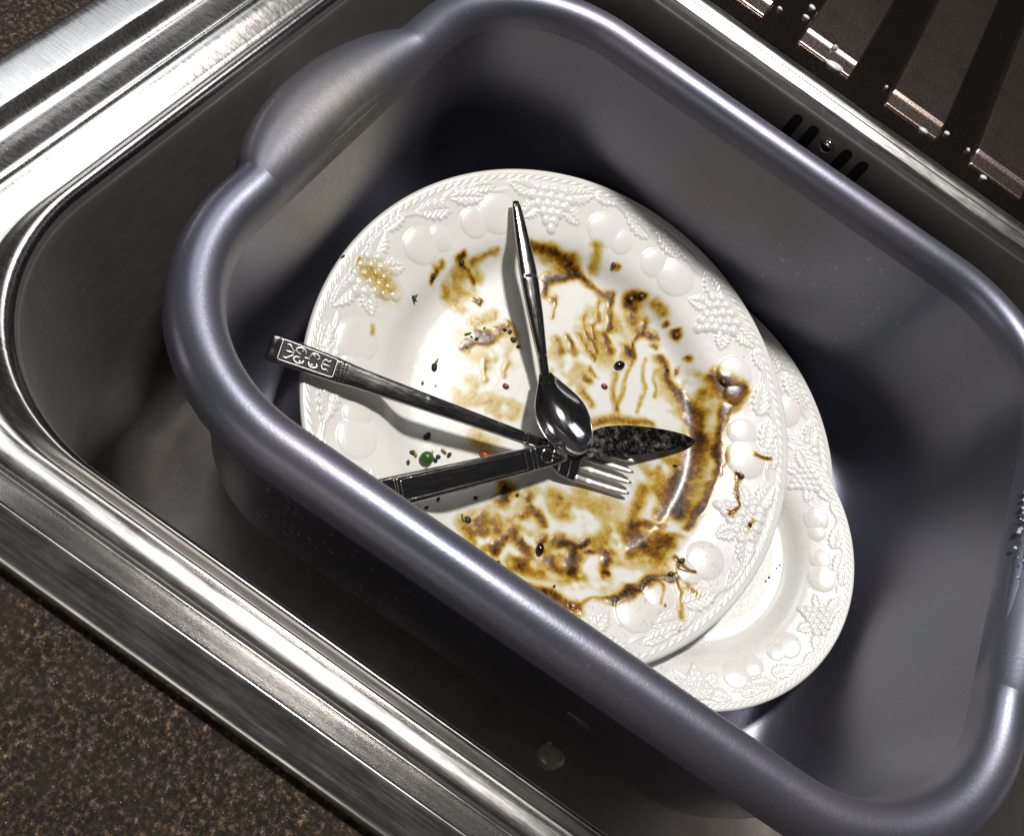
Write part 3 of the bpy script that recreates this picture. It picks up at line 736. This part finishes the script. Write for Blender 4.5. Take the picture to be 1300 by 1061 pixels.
# --- teaspoon
J, Tp, Bt = at_plate(692, 474, 0.0115), at_plate(654.5, 256, 0.0205), at_plate(736, 575, 0.0180)
sp_f = axis_frame(Tp, J, 0.0)
spoon = empty('teaspoon', mtx=to_mtx(Tp, sp_f)); SL = float(np.linalg.norm(J - Tp))
tag(spoon, 'plain steel teaspoon resting on the knife blade with its handle on the plate rim', 'spoon')
v, f = sweep([(0, .0019, .0012, 0), (.002, .0027, .0016, 0), (.02, .0040, .0022, .0002), (SL * .45, .0052, .0025, .0006), (SL * .68, .0044, .0023, .0004), (SL * .90, .0027, .0019, 0), (SL, .0024, .0015, -.0006), (SL + .006, .0034, .0010, -.0016)], 60, 20, 2.6, 25)
mesh_obj('handle', v, f, M['cutlery_steel'], spoon)
# egg-shaped bowl with a real shell
BL = float(np.linalg.norm(Bt - J)) + .001; bxf = axis_frame(J, Bt, -0.10)
nu, nv = 36, 28
tt = np.sin(np.linspace(0, 1, nu) * np.pi / 2) ** 0.9
hw = np.where(tt < .55, .0020 + .0134 * sstep(-.12, .50, tt) ** .9, .0154 * np.sqrt(np.clip(1 - ((tt - .55) / .4502) ** 2, 0, 1)))
hw[-1] = 0.0003
vv_ = np.linspace(-1, 1, nv)
U, Q = np.meshgrid(tt, vv_, indexing='ij')
depth = 0.0080 * np.clip(np.sin(np.pi * U ** 0.9), 0, 1) ** 0.8 * (1 - np.abs(Q) ** 2.2)
topz = -depth; th_ = 0.0007
pts = np.stack([U * BL, hw[:, None] * Q, topz], -1); pts2 = pts.copy(); pts2[..., 2] -= th_; pts2[..., 1] *= 1.02
vb = np.vstack([pts.reshape(-1, 3), pts2.reshape(-1, 3)]); fa = [tuple(q) for q in grid_faces(nu, nv, False)]
off = nu * nv; fb = [tuple(int(i) + off for i in q[::-1]) for q in fa]; edge = []
for i in range(nu - 1):
    edge += [(i * nv, i * nv + off, (i + 1) * nv + off, (i + 1) * nv), (i * nv + nv - 1, (i + 1) * nv + nv - 1, (i + 1) * nv + nv - 1 + off, i * nv + nv - 1 + off)]
bo = mesh_obj('bowl', vb, fa + fb + edge, M['cutlery_steel'], spoon)
Wm = to_mtx(J, bxf); bo.matrix_parent_inverse = Matrix.Identity(4)
bo.matrix_basis = to_mtx(Tp, sp_f).inverted() @ Wm

# ------------------------------------------------------------------ scraps of food
def lump(name, loc, rad_, mat, seed, nrm=n1, rough=.25):
    bm = bmesh.new(); bmesh.ops.create_icosphere(bm, subdivisions=2, radius=1.0)
    r_ = random.Random(seed); offs = [Vector((r_.uniform(-1, 1), r_.uniform(-1, 1), r_.uniform(-1, 1))).normalized() for _ in range(5)]; am = [r_.uniform(-rough, rough) for _ in range(5)]
    for v in bm.verts:
        k = 1 + sum(a * max(0, v.co.dot(o)) ** 2 for a, o in zip(am, offs)); v.co = Vector((v.co.x * rad_[0] * k, v.co.y * rad_[1] * k, v.co.z * rad_[2] * k))
    me = bpy.data.meshes.new(name); bm.to_mesh(me); bm.free(); me.materials.append(mat)
    me.polygons.foreach_set('use_smooth', np.ones(len(me.polygons), dtype=bool))
    o = bpy.data.objects.new(name, me); col.objects.link(o)
    o.matrix_world = to_mtx(loc, frame(np.asarray(nrm, float), r_.uniform(0, 6.28)) if seed >= 0 else frame(np.asarray(nrm, float)))
    return o
def on_plate(px, py, lift):
    x, y = plate_xy(px, py); z = float(plate_top(np.array([x]), np.array([y]))[0])
    return c1 + S1 * (ex1 * x + ey1 * y + n1 * z) + n1 * lift
mm = 0.001
o = lump('pea', on_plate(541, 582, .0022), (3.4 * mm, 3.4 * mm, 2.6 * mm), M['pea'], 3); tag(o, 'single green pea lying among black herb flecks on the uppermost plate', 'pea')
o = lump('carrot_piece', on_plate(616, 577, .0010), (3.8 * mm, 2.2 * mm, 1.3 * mm), M['carrot'], -5); tag(o, 'orange piece of carrot beside the knife handle', 'carrot')
for (px, py, a, b, lb, sd) in ((786, 464, 3.2, 2.5, 'shiny dark bean above the knife blade on the uppermost plate', 11), (685, 697, 3.4, 2.1, 'shiny dark bean in the gravy between knife handle and plate rim', 12)):
    o = lump('bean', on_plate(px, py, .0012), (a * mm, b * mm, 1.7 * mm), M['bean'], sd, rough=.15); tag(o, lb, 'bean')
for (px, py, sd, lb) in ((642, 491, 1, 'red flake left of the teaspoon bowl'), (767, 491, 2, 'red flake right of the teaspoon bowl')):
    o = lump('red_flake', on_plate(px, py, .0006), (1.9 * mm, 1.4 * mm, .8 * mm), M['redflake'], sd); tag(o, lb + ' on the uppermost plate', 'flake')
HERBS = [(541, 554, 1.6, 2.4), (523, 575, 1.4, 1.4), (518, 587, 1.5, 1.2), (552, 584, 1.5, 1.2), (556, 580, 1.2, 1.2), (570, 578, 1.4, 1.2), (552, 468, 1.3, 1.6), (594, 660, 1.5, 1.9), (541, 645, 1.6, 1.3), (556, 634, 1.5, 1.0), (604, 632, .8, 1.2),
         (525, 380, 2.0, 1.0), (592, 442, .9, .9), (598, 428, .9, .9), (604, 431, 1.0, .9), (647, 422, 1.1, 1.4), (651, 430, 1.4, 2.0), (658, 440, 1.0, .9), (615, 417, .7, .7), (640, 419, .7, .7), (632, 713, .9, .8), (703, 744, 1.0, .8), (846, 469, .7, .7), (950, 667, 1.0, .8), (435, 326, 1.1, 1.0), (550, 352, 1.0, 1.6), (586, 333, 1.4, 1.8), (656, 628, 1.0, .9), (857, 592, 1.4, 1.2), (553, 490, .5, .5)]
for i, (px, py, a, b) in enumerate(HERBS):
    o = lump('herb_fleck', on_plate(px, py, .0006), (a * mm * 1.15, b * mm * .85, .6 * mm), M['seed'], 40 + i, rough=.7)
    if math.hypot(px - 541, py - 582) < 40: lb, gp = 'tiny black herb fleck lying close around the green pea', 'herb flecks around the pea'
    elif px < 665 and 400 < py < 450: lb, gp = 'tiny black herb fleck in the gravy beside the teaspoon handle', 'herb flecks beside the teaspoon handle'
    elif px < 720 and py > 600: lb, gp = 'tiny black herb fleck between the knife handle and the near plate rim', 'herb flecks near the knife handle'
    elif px < 600 and py < 400: lb, gp = 'tiny dark herb fleck by the embossed rim across from the fork handle', 'herb flecks by the rim'
    elif px > 800: lb, gp = 'tiny dark herb fleck beyond the knife blade tip on the uppermost plate', 'herb flecks beyond the blade'
    else: lb, gp = 'tiny dark herb fleck above the fork handle on the uppermost plate', 'herb flecks above the fork'
    tag(o, lb, 'herb fleck', gp)
GREENS = [((552, 462), (556, 456)), ((566, 576), (560, 570)), ((528, 580), (525, 572)), ((546, 580), (549, 573)), ((541, 594), (540, 600)), ((536, 485), (537, 488)), ((590, 425), (598, 423)), ((524, 377), (530, 375)), ((589, 662), (586, 652))]
for i, (p, q) in enumerate(GREENS):
    a, b = on_plate(*p, .0005), on_plate(*q, .0008); m_ = (a + b) / 2 + n1 * .0004
    v, f = tube([a - a, m_ - a, b - a], [.0006, .0007, .0004]); o = mesh_obj('herb_stalk', v, f, M['leafgreen']); o.location = a
    tag(o, 'short pale green herb stalk on the uppermost plate', 'herb stalk', 'herb stalks on the uppermost plate')
for i, (px, py) in enumerate(((779, 337), (801, 380), (815, 376), (859, 426), (918, 486), (851, 729), (865, 712), (940, 605))):
    o = lump('brown_crumb', on_plate(px, py, .0008), (1.9 * mm, 1.5 * mm, 1.1 * mm), M['brownbit'], 80 + i); tag(o, 'small brown crumb soaked in gravy on the uppermost plate', 'crumb', 'gravy-soaked crumbs')
# flecks on the side plate
for i, (px, py) in enumerate(((990, 717), (976, 733), (984, 795), (994, 799), (983, 785), (1021, 840))):
    p = ray_plane(px, py, c3 + n3 * (-0.0095 if i < 5 else -.001), n3)
    o = lump('herb_fleck', p, (.8 * mm, .6 * mm, .5 * mm), M['seed'], 120 + i, n3); tag(o, 'tiny black fleck on the small side plate', 'herb fleck', 'flecks on the side plate')

# ------------------------------------------------------------------ soap, water, crumbs
def at_z(px, py, z): return ray_plane(px, py, np.array([0, 0, z]), np.array([0, 0, 1.0]))
Zup = np.array([0, 0, 1.0])
for i, (px, py, a, b, an) in enumerate(((990, 12, 2.6, 1.6, 0), (1031, 10, 3.2, 2.0, 0), (1023, 22, 3.4, 1.8, 1), (1060, 84, 9.0, 3.4, 0), (1176, 139, 8.5, 3.4, 0), (1172, 166, 5.0, 2.4, 0), (1197, 101, 3.2, 2.6, 0), (1202, 170, 3.0, 2.4, 1), (1248, 226, 3.5, 2.5, 0), (1125, 111, 1.7, 1.5, 0), (1229, 191, 1.7, 1.5, 0))):
    p = at_z(px, py, -0.0008); o = lump('soap_foam_spot', p, (a * mm * .62, b * mm * .8, 1.2 * mm), M['foam'], -1 - i, Zup, .3)
    if a > 4.5: tag(o, 'elongated white spot of soap foam by the end of a drainer rib', 'foam', 'long foam spots on the drainer')
    else: tag(o, 'tiny round dot of white soap foam on the drainer', 'foam', 'foam dots on the drainer')
o = lump('food_scrap', at_z(1059, 62, 0.001), (2.4 * mm, 2.0 * mm, 2.2 * mm), M['scrap'], 9, Zup, .4); tag(o, 'beige crumb perched on the end of a drainer rib', 'crumb')
o = lump('food_scrap', at_z(702, 962, -0.1560), (8.0 * mm, 7.0 * mm, 2.6 * mm), M['scrap'], 21, Zup, .4); tag(o, 'pale soggy food scrap on the sink floor beside the bowl', 'food scrap')
o = lump('food_scrap', at_z(697, 944, -0.1560), (1.6 * mm, 1.8 * mm, 1.2 * mm), M['scrap'], 22, Zup, .4); tag(o, 'pea-sized pale crumb next to the soggy scrap on the sink floor', 'crumb')

def droplets(name, items, mat, label, cat):
    V_, F_ = [], []; off = 0
    t = bmesh.new(); bmesh.ops.create_icosphere(t, subdivisions=1, radius=1.0)
    bv = np.array([v.co[:] for v in t.verts]); bf = np.array([[v.index for v in f.verts] for f in t.faces]); t.free()
    for p, n, r_, fl_ in items:
        ex, ey, ez = frame(np.asarray(n, float) / np.linalg.norm(n), random.uniform(0, 6.28))
        k = random.uniform(.75, 1.3)
        V_.append(p + r_ * (bv[:, :1] * k * ex + bv[:, 1:2] * ey + bv[:, 2:3] * fl_ * ez)); F_.append(bf + off); off += len(bv)
    o = mesh_obj(name, np.vstack(V_), np.vstack(F_), mat); tag(o, label, cat, kind='stuff'); return o
items = []
for _ in range(520):                      # droplets added for glints on the right-hand rim of the upper plate
    a = random.gauss(-0.42, 0.52); r_ = random.uniform(0.093, 0.124)
    x, y = r_ * math.cos(a), r_ * math.sin(a); z = float(plate_top(np.array([x]), np.array([y]))[0])
    items.append((c1 + S1 * (ex1 * x + ey1 * y + n1 * z) + n1 * .0001, n1, random.uniform(.00025, .0007) * (1.5 if random.random() < .08 else 1), .55))
fr3 = frame(n3, .9); s3 = 0.090 / PR
for _ in range(260):
    a = random.uniform(-2.4, 0.9) - .9; r_ = random.uniform(0.086, 0.124)
    x, y = r_ * math.cos(a), r_ * math.sin(a); z = float(plate_top(np.array([x]), np.array([y]))[0])
    items.append((c3 + s3 * (fr3[0] * x + fr3[1] * y + n3 * z) + n3 * .0001, n3, random.uniform(.00022, .0006), .55))
droplets('glint_droplets', items, M['water'], 'fine water droplets added for the glints on the plate rims', 'water')
items = []
c_, s_ = math.cos(BROT), math.sin(BROT)
for _ in range(160):                      # on the outer near wall and the left rim of the bowl
    x = random.uniform(-0.085, 0.02); z = random.uniform(-0.125, -0.04); d = float(np.interp(-z, [-q[1] for q in OW], [q[0] for q in OW])) - .0002
    q = np.array([x, BY0 + d, z]) - BC
    if x < BX0 + BR: q[1] += 0; 
    if x < BX0 + BR:
        ccx, ccy = BX0 + BR, BY0 + BR; rr2 = BR - d; dx = x - ccx
        if abs(dx) < rr2: q[1] = ccy - math.sqrt(rr2 ** 2 - dx ** 2) - BC[1]
    q = np.array([q[0] * c_ - q[1] * s_, q[0] * s_ + q[1] * c_, q[2]])
    q = np.array([q[0], q[1] * math.cos(TILT) - q[2] * math.sin(TILT), q[1] * math.sin(TILT) + q[2] * math.cos(TILT)])
    items.append((q + BC - np.array([0, 0, .005]), (0, -1, .1), random.uniform(.0004, .0013), .5))
droplets('water_drops', items, M['water'], 'water drops clinging to the outside of the grey bowl', 'water')
items = []
for _ in range(420):
    p = np.array([random.uniform(-0.13, 0.12), random.uniform(0.094, 0.135), -0.1568]); items.append((p, Zup, random.uniform(.00018, .0005), .7))
M['crumbs'] = flat('pale_crumbs', (0.52, 0.44, 0.28), .5)
droplets('crumbs', items, M['crumbs'], 'fine pale crumbs scattered over the sink floor', 'crumbs')

# crust of lime scale along the inner edge of the bowl's end rim, and a water blob on its outside
items = []
for _ in range(150):
    y = random.gauss(0.300, 0.018); dd = random.uniform(0.0160, 0.0205)
    z = float(np.interp(dd, [.0138, .0182, .0207, .0220, .0226], [-.0100, -.0125, -.0170, -.0240, -.032])) + LZ
    q = np.array([BX1 - dd, y, z]) - BC
    q = np.array([q[0] * c_ - q[1] * s_, q[0] * s_ + q[1] * c_, q[2]])
    q = np.array([q[0], q[1] * math.cos(TILT) - q[2] * math.sin(TILT), q[1] * math.sin(TILT) + q[2] * math.cos(TILT)])
    items.append((q + BC - np.array([0, 0, .005]), (-.6, 0, 1), random.uniform(.0003, .0012), .22))
droplets('lime_scale', items, M['foam'], 'flaky white lime scale on the end rim of the grey bowl', 'lime scale')
p = ray_plane(735, 915, np.array([0, BY0 + 0.0206, 0]), np.array([0, 1.0, 0]))
o = lump('water_blob', p, (5.5 * mm, 2.6 * mm, 1.2 * mm), M['water'], -7, (0, -1, .05), .2); tag(o, 'single large flat water drop on the outside of the grey bowl', 'water drop')
